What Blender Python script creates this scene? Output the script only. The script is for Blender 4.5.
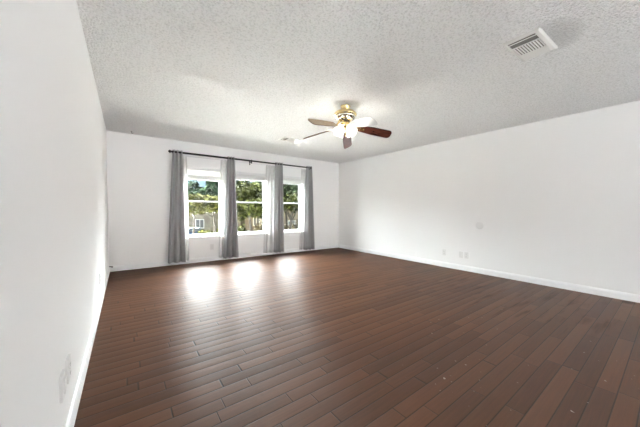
import bpy, bmesh, math, random
from math import sin, cos, pi, radians
from mathutils import Vector, Matrix

for _o in list(bpy.data.objects):
    bpy.data.objects.remove(_o)
SC = bpy.context.scene
COL = SC.collection

# ------------------------------------------------------------------ camera
EYE = 1.110
YAW, PITCH, ROLL = 0.6361, -0.0280, 0.0054
FPX = 264.3
fw = Vector((sin(YAW)*cos(PITCH), cos(YAW)*cos(PITCH), sin(PITCH)))
r0 = Vector((cos(YAW), -sin(YAW), 0))
u0 = r0.cross(fw)
rt = cos(ROLL)*r0 + sin(ROLL)*u0
up = -sin(ROLL)*r0 + cos(ROLL)*u0
cam_data = bpy.data.cameras.new('camera')
cam = bpy.data.objects.new('camera', cam_data)
COL.objects.link(cam)
M = Matrix((rt, up, -fw)).transposed().to_4x4()
M.translation = Vector((0, 0, EYE))
cam.matrix_world = M
cam_data.sensor_fit = 'HORIZONTAL'
cam_data.sensor_width = 36.0
cam_data.lens = FPX*36.0/640.0
cam_data.shift_y = 3.17/640.0
cam_data.clip_start = 0.02
cam_data.clip_end = 400
SC.camera = cam

# ------------------------------------------------------------------ view, sky, sun
SC.view_settings.view_transform = 'Standard'
SC.view_settings.look = 'None'
SC.view_settings.gamma = 1.0
SC.view_settings.use_curve_mapping = False
SC.view_settings.exposure = 0.50
SC.cycles.max_bounces = 14
SC.cycles.diffuse_bounces = 10
SC.cycles.transparent_max_bounces = 16
SC.cycles.sample_clamp_indirect = 0.0

SKY_DECK = 33.0        # bright cloud deck high up, in front of the windows
SKY_REAR = 0.4         # cloud behind the house
FILL_LAND_REAR = 8.0       # unseen bright land added behind the house to light the ceiling
GLARE_GLOW = 2.6       # added bright sky zone in front, for glare on the floor
SKY_LOW = 0.85        # clear blue strip above the horizon
SUN = 108.0
LAMP_W = 9.5          # each bulb of the fan

W = bpy.data.worlds.new('sky')
SC.world = W
W.use_nodes = True
wn, wl = W.node_tree.nodes, W.node_tree.links
wn.clear()
w_out = wn.new('ShaderNodeOutputWorld')
w_bg = wn.new('ShaderNodeBackground')
w_tc = wn.new('ShaderNodeTexCoord')
w_sep = wn.new('ShaderNodeSeparateXYZ')
def w_ramp(stops):
    r = wn.new('ShaderNodeValToRGB')
    el = r.color_ramp.elements
    while len(el) > 1: el.remove(el[-1])
    for i, (p, c) in enumerate(stops):
        e = el[0] if i == 0 else el.new(p)
        e.position = p
        e.color = (c[0], c[1], c[2], 1)
    wl.new(w_half.outputs[0], r.inputs[0])
    return r.outputs['Color']
w_half = wn.new('ShaderNodeMath'); w_half.operation = 'MULTIPLY_ADD'
w_half.inputs[1].default_value = 0.5
w_half.inputs[2].default_value = 0.5
K = SKY_LOW/SKY_DECK
CLOUD = (0.95, 0.99, 1.04)
LAND = tuple(0.42*c for c in (1.0, 0.99, 0.96))
REAR_FILL = tuple(FILL_LAND_REAR/SKY_DECK*c for c in (0.96, 0.99, 1.03))           # unseen bright land, added to light the ceiling          # stands in for pale land
wl.new(w_tc.outputs['Generated'], w_sep.inputs[0])
wl.new(w_sep.outputs['Z'], w_half.inputs[0])
# front: a clear blue gap between the trees and the deck; behind the house the cloud comes down to the horizon
front = w_ramp([(0.0, LAND), (0.492, LAND), (0.500, (0.80*K, 0.92*K, 1.0*K)), (0.560, (0.42*K, 0.68*K, 1.05*K)), (0.578, CLOUD), (1.0, CLOUD)])
rear = w_ramp([(0.0, REAR_FILL), (0.492, REAR_FILL), (0.505, tuple(SKY_REAR/SKY_DECK*c for c in CLOUD)), (1.0, tuple(SKY_REAR/SKY_DECK*c for c in CLOUD))])
w_side = wn.new('ShaderNodeMapRange')
w_side.inputs['From Min'].default_value = -0.25
w_side.inputs['From Max'].default_value = 0.05
wl.new(w_sep.outputs['Y'], w_side.inputs['Value'])
w_mix = wn.new('ShaderNodeMix'); w_mix.data_type = 'RGBA'
wl.new(w_side.outputs[0], w_mix.inputs['Factor'])
wl.new(rear, w_mix.inputs[6]); wl.new(front, w_mix.inputs[7])
wl.new(w_mix.outputs[2], w_bg.inputs['Color'])
# brighter sky zone added in front of the windows to strengthen the floor glare
w_dot = wn.new('ShaderNodeVectorMath'); w_dot.operation = 'DOT_PRODUCT'
w_dot.inputs[1].default_value = Vector((0.34, 0.80, 0.50)).normalized()
wl.new(w_tc.outputs['Generated'], w_dot.inputs[0])
w_gl = wn.new('ShaderNodeMapRange'); w_gl.interpolation_type = 'SMOOTHSTEP'
w_gl.inputs['From Min'].default_value = 0.86; w_gl.inputs['From Max'].default_value = 0.975
wl.new(w_dot.outputs['Value'], w_gl.inputs['Value'])
w_up = wn.new('ShaderNodeMapRange'); w_up.interpolation_type = 'SMOOTHSTEP'
w_up.inputs['From Min'].default_value = 0.26; w_up.inputs['From Max'].default_value = 0.42
wl.new(w_sep.outputs['Z'], w_up.inputs['Value'])
w_m1 = wn.new('ShaderNodeMath'); w_m1.operation = 'MULTIPLY'
wl.new(w_gl.outputs[0], w_m1.inputs[0]); wl.new(w_up.outputs[0], w_m1.inputs[1])
w_m2 = wn.new('ShaderNodeMath'); w_m2.operation = 'MULTIPLY_ADD'
w_m2.inputs[1].default_value = SKY_DECK*GLARE_GLOW; w_m2.inputs[2].default_value = SKY_DECK
wl.new(w_m1.outputs[0], w_m2.inputs[0]); wl.new(w_m2.outputs[0], w_bg.inputs['Strength'])
wl.new(w_bg.outputs[0], w_out.inputs['Surface'])

sun_d = bpy.data.lights.new('sun', 'SUN')
sun_d.energy = SUN
sun_d.angle = radians(1.5)
sun_d.color = (1.0, 0.95, 0.86)
sun = bpy.data.objects.new('sun', sun_d)
COL.objects.link(sun)
sun.rotation_euler = Vector((0.10, -0.40, -0.91)).to_track_quat('-Z', 'Y').to_euler()

# ------------------------------------------------------------------ room measures
XL, XR, YB, YF, H = -0.2357, 4.9958, 5.8616, -7.0, 2.44
WT = 0.17
GROUND = -2.9

# ------------------------------------------------------------------ helpers
def T(o, label=None, cat=None, group=None, kind=None):
    if label: o['label'] = label
    if cat: o['category'] = cat
    if group: o['group'] = group
    if kind: o['kind'] = kind
    return o

def link(name, bm, mat, parent=None, smooth=False, loc=None):
    me = bpy.data.meshes.new(name)
    bmesh.ops.recalc_face_normals(bm, faces=bm.faces[:])
    bm.to_mesh(me); bm.free()
    if isinstance(mat, (list, tuple)):
        for m in mat: me.materials.append(m)
    else:
        me.materials.append(mat)
    if smooth:
        for p in me.polygons: p.use_smooth = True
    o = bpy.data.objects.new(name, me)
    COL.objects.link(o)
    if loc: o.location = loc
    if parent: o.parent = parent
    return o

def empty(name, loc=(0, 0, 0), rz=0.0):
    o = bpy.data.objects.new(name, None)
    o.empty_display_size = 0.1
    COL.objects.link(o)
    o.location = loc
    o.rotation_euler = (0, 0, rz)
    return o

def box(bm, x0, x1, y0, y1, z0, z1, bev=0.0, mat=None):
    m = Matrix.Translation(((x0+x1)/2, (y0+y1)/2, (z0+z1)/2)) @ Matrix.Diagonal((x1-x0, y1-y0, z1-z0, 1))
    if mat is not None: m = mat @ m
    r = bmesh.ops.create_cube(bm, size=1.0, matrix=m)
    if bev > 0:
        es = list({e for v in r['verts'] for e in v.link_edges})
        bmesh.ops.bevel(bm, geom=es, offset=bev, segments=2, affect='EDGES', profile=0.6)

def lathe(bm, prof, n=32, mat=None, cap0=False, cap1=False):
    rings = []
    for r, z in prof:
        ring = []
        for i in range(n):
            a = 2*pi*i/n
            p = Vector((r*cos(a), r*sin(a), z))
            if mat is not None: p = mat @ p
            ring.append(bm.verts.new(p))
        rings.append(ring)
    for a, b in zip(rings, rings[1:]):
        for i in range(n):
            bm.faces.new((a[i], a[(i+1) % n], b[(i+1) % n], b[i]))
    if cap0: bm.faces.new(rings[0][::-1])
    if cap1: bm.faces.new(rings[-1])
    return rings

def tube(bm, pts, rad, n=10, cap=True):
    pts = [Vector(p) for p in pts]
    rads = rad if isinstance(rad, (list, tuple)) else [rad]*len(pts)
    rings = []
    for i, p in enumerate(pts):
        d = (pts[min(i+1, len(pts)-1)] - pts[max(i-1, 0)]).normalized()
        a = Vector((0, 0, 1)) if abs(d.z) < 0.9 else Vector((1, 0, 0))
        s = d.cross(a).normalized(); t = d.cross(s)
        rings.append([bm.verts.new(p + rads[i]*(cos(2*pi*k/n)*s + sin(2*pi*k/n)*t)) for k in range(n)])
    for a, b in zip(rings, rings[1:]):
        for k in range(n):
            bm.faces.new((a[k], a[(k+1) % n], b[(k+1) % n], b[k]))
    if cap:
        bm.faces.new(rings[0][::-1]); bm.faces.new(rings[-1])

def sphere(bm, c, r, seg=16, sc=(1, 1, 1)):
    bmesh.ops.create_uvsphere(bm, u_segments=seg, v_segments=max(6, seg//2), radius=r,
                              matrix=Matrix.Translation(c) @ Matrix.Diagonal((*sc, 1)))

# ------------------------------------------------------------------ materials
def mat_new(name):
    m = bpy.data.materials.new(name)
    m.use_nodes = True
    nt = m.node_tree
    b = nt.nodes['Principled BSDF']
    return m, nt, b

def pbr(name, col, rough=0.5, metal=0.0, spec=0.5, bump=None, var=None):
    m, nt, b = mat_new(name)
    b.inputs['Base Color'].default_value = (*col, 1)
    b.inputs['Roughness'].default_value = rough
    b.inputs['Metallic'].default_value = metal
    b.inputs['Specular IOR Level'].default_value = spec
    N, L = nt.nodes, nt.links
    if bump or var:
        tc = N.new('ShaderNodeTexCoord')
    if bump:
        sc, st, dist = bump
        t = N.new('ShaderNodeTexNoise'); t.inputs['Scale'].default_value = sc; t.inputs['Detail'].default_value = 3
        L.new(tc.outputs['Object'], t.inputs['Vector'])
        bp = N.new('ShaderNodeBump'); bp.inputs['Strength'].default_value = st; bp.inputs['Distance'].default_value = dist
        L.new(t.outputs['Fac'], bp.inputs['Height']); L.new(bp.outputs[0], b.inputs['Normal'])
    if var:
        sc, c2 = var
        t2 = N.new('ShaderNodeTexNoise'); t2.inputs['Scale'].default_value = sc; t2.inputs['Detail'].default_value = 4
        L.new(tc.outputs['Object'], t2.inputs['Vector'])
        rp = N.new('ShaderNodeValToRGB')
        rp.color_ramp.elements[0].position = 0.38; rp.color_ramp.elements[0].color = (*col, 1)
        rp.color_ramp.elements[1].position = 0.62; rp.color_ramp.elements[1].color = (*c2, 1)
        L.new(t2.outputs['Fac'], rp.inputs[0]); L.new(rp.outputs[0], b.inputs['Base Color'])
    return m

def ma(N, L, op, a, b=None, c=None):
    n = N.new('ShaderNodeMath'); n.operation = op
    for i, v in enumerate((a, b, c)):
        if v is None: continue
        if isinstance(v, (int, float)): n.inputs[i].default_value = v
        else: L.new(v, n.inputs[i])
    return n.outputs[0]

M_WALL = pbr('wall_paint', (0.87, 0.87, 0.865), 0.75, bump=(170, 0.12, 0.003), spec=0.25)
M_TRIM = pbr('trim_paint', (0.86, 0.865, 0.87), 0.4, bump=(60, 0.03, 0.002))
M_VINYL = pbr('white_vinyl', (0.76, 0.765, 0.77), 0.35, bump=(80, 0.02, 0.001))
M_PLATE = pbr('outlet_plastic', (0.76, 0.76, 0.75), 0.35, bump=(80, 0.02, 0.001))
M_SLOT = pbr('dark_slot', (0.05, 0.05, 0.05), 0.6, bump=(50, 0.05, 0.001))
M_BLACK = pbr('black_metal', (0.012, 0.012, 0.013), 0.45, spec=0.4, bump=(120, 0.05, 0.001))
M_BRASS = pbr('polished_brass', (0.78, 0.62, 0.33), 0.16, metal=1.0, bump=(40, 0.02, 0.001))
M_CHROME = pbr('bright_metal', (0.82, 0.78, 0.70), 0.12, metal=1.0, bump=(40, 0.02, 0.001))
M_IRON = pbr('dark_bronze', (0.10, 0.085, 0.06), 0.35, metal=0.8, bump=(60, 0.05, 0.001))
M_VENT = pbr('vent_enamel', (0.80, 0.80, 0.77), 0.4, bump=(60, 0.03, 0.001))
M_DUCT_SHADE = pbr('duct_shade', (0.16, 0.155, 0.14), 0.8, bump=(30, 0.1, 0.002))
M_BULB = None

def ceiling_mat():
    m, nt, b = mat_new('popcorn_ceiling')
    N, L = nt.nodes, nt.links
    b.inputs['Base Color'].default_value = (0.80, 0.80, 0.785, 1)
    b.inputs['Roughness'].default_value = 0.95
    b.inputs['Specular IOR Level'].default_value = 0.1
    tc = N.new('ShaderNodeTexCoord')
    n1 = N.new('ShaderNodeTexNoise'); n1.inputs['Scale'].default_value = 62; n1.inputs['Detail'].default_value = 4
    n1.inputs['Roughness'].default_value = 0.65
    v = N.new('ShaderNodeTexVoronoi'); v.inputs['Scale'].default_value = 75
    L.new(tc.outputs['Object'], n1.inputs['Vector']); L.new(tc.outputs['Object'], v.inputs['Vector'])
    h = ma(N, L, 'SUBTRACT', n1.outputs['Fac'], ma(N, L, 'MULTIPLY', v.outputs['Distance'], 0.5))
    bp = N.new('ShaderNodeBump'); bp.inputs['Strength'].default_value = 1.0; bp.inputs['Distance'].default_value = 0.035
    L.new(h, bp.inputs['Height']); L.new(bp.outputs[0], b.inputs['Normal'])
    # pits slightly darker: shading between the crumbs painted into the colour
    rp = N.new('ShaderNodeValToRGB')
    rp.color_ramp.elements[0].position = 0.30; rp.color_ramp.elements[0].color = (0.75, 0.75, 0.74, 1)
    rp.color_ramp.elements[1].position = 0.52; rp.color_ramp.elements[1].color = (0.97, 0.97, 0.965, 1)
    L.new(n1.outputs['Fac'], rp.inputs[0])
    # lamp shadow of the near vent, painted as a grey smudge beside it
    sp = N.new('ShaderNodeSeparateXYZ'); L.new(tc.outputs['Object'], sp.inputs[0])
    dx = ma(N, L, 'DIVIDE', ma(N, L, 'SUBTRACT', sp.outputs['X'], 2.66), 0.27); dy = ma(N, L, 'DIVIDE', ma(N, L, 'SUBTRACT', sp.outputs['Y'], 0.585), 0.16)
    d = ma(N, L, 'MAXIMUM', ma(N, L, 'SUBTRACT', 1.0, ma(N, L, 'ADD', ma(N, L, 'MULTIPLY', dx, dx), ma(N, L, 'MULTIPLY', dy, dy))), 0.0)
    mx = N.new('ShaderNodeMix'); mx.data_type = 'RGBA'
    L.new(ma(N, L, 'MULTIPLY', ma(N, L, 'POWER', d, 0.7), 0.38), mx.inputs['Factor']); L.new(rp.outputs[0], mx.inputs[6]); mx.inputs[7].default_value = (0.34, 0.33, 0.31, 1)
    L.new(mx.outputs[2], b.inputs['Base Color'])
    return m
M_CEIL = ceiling_mat()

def floor_mat():
    m, nt, b = mat_new('hardwood_planks')
    N, L = nt.nodes, nt.links
    tc = N.new('ShaderNodeTexCoord')
    sp = N.new('ShaderNodeSeparateXYZ'); L.new(tc.outputs['Object'], sp.inputs[0])
    x, y = sp.outputs['X'], sp.outputs['Y']
    PW = 0.0915
    yr = ma(N, L, 'DIVIDE', ma(N, L, 'ADD', y, 20.031), PW)
    row = ma(N, L, 'FLOOR', yr)
    fy = ma(N, L, 'FRACT', yr)
    wn1 = N.new('ShaderNodeTexWhiteNoise'); wn1.noise_dimensions = '1D'; L.new(row, wn1.inputs['W'])
    wn2 = N.new('ShaderNodeTexWhiteNoise'); wn2.noise_dimensions = '1D'; L.new(ma(N, L, 'ADD', row, 77.3), wn2.inputs['W'])
    ln = ma(N, L, 'MULTIPLY_ADD', wn2.outputs['Value'], 0.5, 0.5)          # plank length of the row
    xr = ma(N, L, 'DIVIDE', ma(N, L, 'MULTIPLY_ADD', wn1.outputs['Value'], 3.0, ma(N, L, 'ADD', x, 30.0)), ln)
    # uneven lengths inside the row
    xr = ma(N, L, 'ADD', xr, ma(N, L, 'MULTIPLY', ma(N, L, 'SINE', ma(N, L, 'MULTIPLY_ADD', xr, 2.1, row)), 0.22))
    idx = ma(N, L, 'FLOOR', xr)
    fx = ma(N, L, 'FRACT', xr)
    cv = N.new('ShaderNodeCombineXYZ'); L.new(row, cv.inputs[0]); L.new(idx, cv.inputs[1])
    wn3 = N.new('ShaderNodeTexWhiteNoise'); wn3.noise_dimensions = '2D'; L.new(cv.outputs[0], wn3.inputs['Vector'])
    # grooves
    ey = ma(N, L, 'MULTIPLY', ma(N, L, 'MINIMUM', fy, ma(N, L, 'SUBTRACT', 1.0, fy)), PW)
    ex = ma(N, L, 'MULTIPLY', ma(N, L, 'MINIMUM', fx, ma(N, L, 'SUBTRACT', 1.0, fx)), ln)
    def gro(e, w):
        mr = N.new('ShaderNodeMapRange'); mr.inputs['From Min'].default_value = 0.0005; mr.inputs['From Max'].default_value = w
        L.new(e, mr.inputs['Value']); return mr.outputs[0]
    gy, gx = gro(ey, 0.0048), gro(ex, 0.0050)
    groove = ma(N, L, 'MINIMUM', gy, gx)
    # grain
    mp = N.new('ShaderNodeMapping'); mp.inputs['Scale'].default_value = (2.2, 45, 1)
    off = N.new('ShaderNodeVectorMath'); off.operation = 'MULTIPLY_ADD'
    L.new(wn3.outputs['Color'], off.inputs[0]); off.inputs[1].default_value = (7, 7, 7); L.new(tc.outputs['Object'], off.inputs[2])
    L.new(off.outputs[0], mp.inputs['Vector'])
    g = N.new('ShaderNodeTexNoise'); g.inputs['Scale'].default_value = 1.6; g.inputs['Detail'].default_value = 6; g.inputs['Roughness'].default_value = 0.6
    L.new(mp.outputs[0], g.inputs['Vector'])
    big = N.new('ShaderNodeTexNoise'); big.inputs['Scale'].default_value = 0.9; big.inputs['Detail'].default_value = 3
    L.new(tc.outputs['Object'], big.inputs['Vector'])
    t = ma(N, L, 'MULTIPLY_ADD', wn3.outputs['Value'], 0.36, ma(N, L, 'MULTIPLY_ADD', g.outputs['Fac'], 0.6, 0.14))
    t = ma(N, L, 'ADD', t, ma(N, L, 'MULTIPLY_ADD', big.outputs['Fac'], 0.3, -0.28))
    rp = N.new('ShaderNodeValToRGB')
    els = rp.color_ramp.elements
    els[0].position = 0.15; els[0].color = (0.048, 0.0195, 0.0098, 1)
    els[1].position = 0.95; els[1].color = (0.152, 0.067, 0.034, 1)
    e = els.new(0.5); e.color = (0.095, 0.0405, 0.0202, 1)
    L.new(t, rp.inputs[0])
    def mix(fac, a, bcol):
        n = N.new('ShaderNodeMix'); n.data_type = 'RGBA'
        if isinstance(fac, (int, float)): n.inputs['Factor'].default_value = fac
        else: L.new(fac, n.inputs['Factor'])
        for s, v in ((6, a), (7, bcol)):
            if isinstance(v, tuple): n.inputs[s].default_value = (*v, 1)
            else: L.new(v, n.inputs[s])
        return n.outputs[2]
    col = mix(groove, (0.016, 0.009, 0.006), rp.outputs[0])
    # dark worn stains along the boards near the right wall
    def blob(cx, cy, rx, ry):
        dx = ma(N, L, 'DIVIDE', ma(N, L, 'SUBTRACT', x, cx), rx); dy = ma(N, L, 'DIVIDE', ma(N, L, 'SUBTRACT', y, cy), ry)
        d = ma(N, L, 'ADD', ma(N, L, 'MULTIPLY', dx, dx), ma(N, L, 'MULTIPLY', dy, dy))
        return ma(N, L, 'MAXIMUM', ma(N, L, 'SUBTRACT', 1.0, d), 0.0)
    smp = N.new('ShaderNodeMapping'); smp.inputs['Scale'].default_value = (1.5, 13.0, 1)
    L.new(tc.outputs['Object'], smp.inputs['Vector'])
    sn = N.new('ShaderNodeTexNoise'); sn.inputs['Scale'].default_value = 1.0; sn.inputs['Detail'].default_value = 3
    L.new(smp.outputs[0], sn.inputs['Vector'])
    smr = N.new('ShaderNodeMapRange'); smr.inputs['From Min'].default_value = 0.54; smr.inputs['From Max'].default_value = 0.72
    L.new(sn.outputs['Fac'], smr.inputs['Value'])
    st = ma(N, L, 'MINIMUM', ma(N, L, 'MULTIPLY', blob(3.95, 1.15, 1.0, 1.3), 1.6), 1.0)
    st = ma(N, L, 'MULTIPLY', ma(N, L, 'MULTIPLY', st, smr.outputs[0]), 0.60)
    st = ma(N, L, 'MAXIMUM', st, ma(N, L, 'MULTIPLY', blob(4.90, 0.33, 0.10, 0.07), 0.9))
    col = mix(st, col, (0.022, 0.013, 0.010))
    # pale paint flecks on the boards nearest the right front
    fn = N.new('ShaderNodeTexNoise'); fn.inputs['Scale'].default_value = 30; fn.inputs['Detail'].default_value = 1
    L.new(tc.outputs['Object'], fn.inputs['Vector'])
    fmr = N.new('ShaderNodeMapRange'); fmr.inputs['From Min'].default_value = 0.755; fmr.inputs['From Max'].default_value = 0.80
    L.new(fn.outputs['Fac'], fmr.inputs['Value'])
    fl = ma(N, L, 'MULTIPLY', ma(N, L, 'MULTIPLY', fmr.outputs[0], ma(N, L, 'MINIMUM', ma(N, L, 'MULTIPLY', blob(2.5, 0.75, 1.3, 0.9), 2), 1.0)), 0.7)
    col = mix(fl, col, (0.45, 0.42, 0.39))
    L.new(col, b.inputs['Base Color'])
    rr = ma(N, L, 'MULTIPLY_ADD', g.outputs['Fac'], 0.10, ma(N, L, 'MULTIPLY_ADD', big.outputs['Fac'], 0.08, 0.49))
    rr = ma(N, L, 'MULTIPLY_ADD', st, 0.2, rr)
    L.new(rr, b.inputs['Roughness'])
    b.inputs['Specular IOR Level'].default_value = 0.44
    b.inputs['Anisotropic'].default_value = 0.87         # boards are scraped along their length
    tg = N.new('ShaderNodeCombineXYZ'); tg.inputs[1].default_value = 1.0
    L.new(tg.outputs[0], b.inputs['Tangent'])
    # scraped waves along the boards + grooves
    wmp = N.new('ShaderNodeMapping'); wmp.inputs['Scale'].default_value = (1.6, 28, 1)
    L.new(off.outputs[0], wmp.inputs['Vector'])
    wv = N.new('ShaderNodeTexNoise'); wv.inputs['Scale'].default_value = 1.0; wv.inputs['Detail'].default_value = 2
    L.new(wmp.outputs[0], wv.inputs['Vector'])
    hgt = ma(N, L, 'ADD', ma(N, L, 'MULTIPLY', groove, 0.9), ma(N, L, 'MULTIPLY', wv.outputs['Fac'], 0.7))
    hgt = ma(N, L, 'ADD', hgt, ma(N, L, 'MULTIPLY', g.outputs['Fac'], 0.12))
    hgt = ma(N, L, 'ADD', hgt, ma(N, L, 'MULTIPLY', wn3.outputs['Value'], 0.25))
    crown = ma(N, L, 'POWER', ma(N, L, 'ABSOLUTE', ma(N, L, 'SUBTRACT', fy, 0.5)), 2.0)
    hgt = ma(N, L, 'ADD', hgt, ma(N, L, 'MULTIPLY', crown, -7.5))
    bp = N.new('ShaderNodeBump'); bp.inputs['Strength'].default_value = 0.55; bp.inputs['Distance'].default_value = 0.0022
    L.new(hgt, bp.inputs['Height']); L.new(bp.outputs[0], b.inputs['Normal'])
    return m
M_FLOOR = floor_mat()

def glass_mat():
    m = bpy.data.materials.new('window_glass'); m.use_nodes = True
    N, L = m.node_tree.nodes, m.node_tree.links; N.clear()
    o = N.new('ShaderNodeOutputMaterial'); mx = N.new('ShaderNodeMixShader')
    fr = N.new('ShaderNodeFresnel'); fr.inputs['IOR'].default_value = 1.45
    t = N.new('ShaderNodeBsdfTransparent'); t.inputs['Color'].default_value = (0.94, 0.965, 0.95, 1)
    g = N.new('ShaderNodeBsdfGlossy'); g.inputs['Roughness'].default_value = 0.02
    geo = N.new('ShaderNodeNewGeometry')
    L.new(ma(N, L, 'MULTIPLY', fr.outputs[0], ma(N, L, 'MULTIPLY_ADD', geo.outputs['Backfacing'], -0.7, 0.7)), mx.inputs[0]); L.new(t.outputs[0], mx.inputs[1]); L.new(g.outputs[0], mx.inputs[2]); L.new(mx.outputs[0], o.inputs[0])
    return m
M_GLASS = glass_mat()

def cloth_mat(name, col, transl, transp, weave=900, bump=0.25):
    m = bpy.data.materials.new(name); m.use_nodes = True
    N, L = m.node_tree.nodes, m.node_tree.links; N.clear()
    o = N.new('ShaderNodeOutputMaterial')
    d = N.new('ShaderNodeBsdfDiffuse'); d.inputs['Color'].default_value = (*col, 1)
    tl = N.new('ShaderNodeBsdfTranslucent'); tl.inputs['Color'].default_value = (*col, 1)
    tc = N.new('ShaderNodeTexCoord')
    n = N.new('ShaderNodeTexNoise'); n.inputs['Scale'].default_value = 160; n.inputs['Detail'].default_value = 3
    L.new(tc.outputs['Object'], n.inputs['Vector'])
    rp = N.new('ShaderNodeValToRGB')
    rp.color_ramp.elements[0].position = 0.3; rp.color_ramp.elements[0].color = (*[c*0.82 for c in col], 1)
    rp.color_ramp.elements[1].position = 0.7; rp.color_ramp.elements[1].color = (*[min(1, c*1.12) for c in col], 1)
    L.new(n.outputs['Fac'], rp.inputs[0]); L.new(rp.outputs[0], d.inputs['Color']); L.new(rp.outputs[0], tl.inputs['Color'])
    bp = N.new('ShaderNodeBump'); bp.inputs['Strength'].default_value = bump; bp.inputs['Distance'].default_value = 0.002
    L.new(n.outputs['Fac'], bp.inputs['Height']); L.new(bp.outputs[0], d.inputs['Normal'])
    mx = N.new('ShaderNodeMixShader'); mx.inputs[0].default_value = transl
    L.new(d.outputs[0], mx.inputs[1]); L.new(tl.outputs[0], mx.inputs[2])
    out = mx.outputs[0]
    if transp > 0:
        tp = N.new('ShaderNodeBsdfTransparent')
        m2 = N.new('ShaderNodeMixShader'); m2.inputs[0].default_value = transp
        L.new(out, m2.inputs[1]); L.new(tp.outputs[0], m2.inputs[2]); out = m2.outputs[0]
    L.new(out, o.inputs[0])
    return m
M_CURTAIN = cloth_mat('grey_curtain_cloth', (0.42, 0.42, 0.425), 0.10, 0.0)
M_SHEER = cloth_mat('white_sheer_voile', (0.93, 0.93, 0.94), 0.6, 0.30, bump=0.05)
M_SLAT = cloth_mat('blind_slat_vinyl', (0.82, 0.82, 0.81), 0.2, 0.0, bump=0.02)

def blade_mat():
    m, nt, b = mat_new('mahogany_blade')
    N, L = nt.nodes, nt.links
    tc = N.new('ShaderNodeTexCoord')
    mp = N.new('ShaderNodeMapping'); mp.inputs['Scale'].default_value = (3, 40, 3)
    L.new(tc.outputs['Object'], mp.inputs['Vector'])
    n = N.new('ShaderNodeTexNoise'); n.inputs['Scale'].default_value = 2; n.inputs['Detail'].default_value = 5
    L.new(mp.outputs[0], n.inputs['Vector'])
    rp = N.new('ShaderNodeValToRGB')
    rp.color_ramp.elements[0].position = 0.3; rp.color_ramp.elements[0].color = (0.070, 0.017, 0.012, 1)
    rp.color_ramp.elements[1].position = 0.7; rp.color_ramp.elements[1].color = (0.140, 0.036, 0.024, 1)
    L.new(n.outputs['Fac'], rp.inputs[0]); L.new(rp.outputs[0], b.inputs['Base Color'])
    b.inputs['Roughness'].default_value = 0.22
    b.inputs['Specular IOR Level'].default_value = 0.8
    b.inputs['Coat Weight'].default_value = 0.8
    b.inputs['Coat Roughness'].default_value = 0.12
    return m
M_BLADE = blade_mat()
M_OAK = pbr('pale_oak_veneer', (0.36, 0.27, 0.17), 0.4, bump=(40, 0.05, 0.001), var=(14, (0.30, 0.21, 0.13)))
M_BLADE_W = pbr('white_blade', (0.66, 0.66, 0.66), 0.3, bump=(40, 0.03, 0.001))

def shade_mat():
    m = bpy.data.materials.new('lit_frosted_glass'); m.use_nodes = True
    N, L = m.node_tree.nodes, m.node_tree.links; N.clear()
    o = N.new('ShaderNodeOutputMaterial')
    em = N.new('ShaderNodeEmission'); em.inputs['Color'].default_value = (1.0, 0.985, 0.95, 1); em.inputs['Strength'].default_value = 1.9
    tp = N.new('ShaderNodeBsdfTransparent'); tp.inputs['Color'].default_value = (1, 0.98, 0.95, 1)
    gl = N.new('ShaderNodeBsdfGlossy'); gl.inputs['Roughness'].default_value = 0.15
    lw = N.new('ShaderNodeLayerWeight'); lw.inputs['Blend'].default_value = 0.2
    m1 = N.new('ShaderNodeMixShader'); m1.inputs[0].default_value = 0.45
    L.new(em.outputs[0], m1.inputs[1]); L.new(tp.outputs[0], m1.inputs[2])
    m2 = N.new('ShaderNodeMixShader'); mul = ma(N, L, 'MULTIPLY', lw.outputs['Fresnel'], 0.4)
    L.new(mul, m2.inputs[0]); L.new(m1.outputs[0], m2.inputs[1]); L.new(gl.outputs[0], m2.inputs[2])
    L.new(m2.outputs[0], o.inputs[0])
    return m
M_SHADE = shade_mat()

def emit(name, col, s):
    m = bpy.data.materials.new(name); m.use_nodes = True
    N, L = m.node_tree.nodes, m.node_tree.links; N.clear()
    o = N.new('ShaderNodeOutputMaterial'); e = N.new('ShaderNodeEmission')
    e.inputs['Color'].default_value = (*col, 1); e.inputs['Strength'].default_value = s
    L.new(e.outputs[0], o.inputs[0]); return m
M_BULB = emit('lit_bulb', (1, 0.96, 0.9), 6.0)
_n, _l = M_BULB.node_tree.nodes, M_BULB.node_tree.links
_t = _n.new('ShaderNodeBsdfTransparent'); _m = _n.new('ShaderNodeMixShader'); _m.inputs[0].default_value = 0.7
_o = [q for q in _n if q.type == 'OUTPUT_MATERIAL'][0]; _e = [q for q in _n if q.type == 'EMISSION'][0]
_l.new(_e.outputs[0], _m.inputs[1]); _l.new(_t.outputs[0], _m.inputs[2]); _l.new(_m.outputs[0], _o.inputs[0])

# ================================================================== ROOM SHELL
def struct(name, bm, m, parent=None, smooth=False):
    o = link(name, bm, m, parent, smooth)
    if parent is None: o['kind'] = 'structure'
    return o

YT = -2.4
bm = bmesh.new(); box(bm, XL-WT, XR+WT, YT, YB+WT, -0.20, 0.0); struct('floor', bm, M_FLOOR)
M_BOUNCE_TILE = pbr('bounce_floor_tile', (0.78, 0.775, 0.76), 0.5, bump=(20, 0.05, 0.002))  # unseen pale floor added behind the viewer to bounce light upward
bm = bmesh.new(); box(bm, XL-WT, XR+WT, YF-WT, YT, -0.20, 0.0); struct('floor_rear_bounce', bm, M_BOUNCE_TILE)
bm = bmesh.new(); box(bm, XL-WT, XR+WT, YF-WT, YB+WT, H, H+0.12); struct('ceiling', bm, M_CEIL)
M_ROOF = pbr('roof_shingle', (0.16, 0.15, 0.14), 0.9, bump=(20, 0.3, 0.01))
bm = bmesh.new(); box(bm, XL-0.5, XR+0.5, YF-0.5, YB+1.15, H+0.125, H+0.30); struct('roof', bm, M_ROOF)  # unseen roof; its front eave is lengthened to keep the sun out

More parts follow.
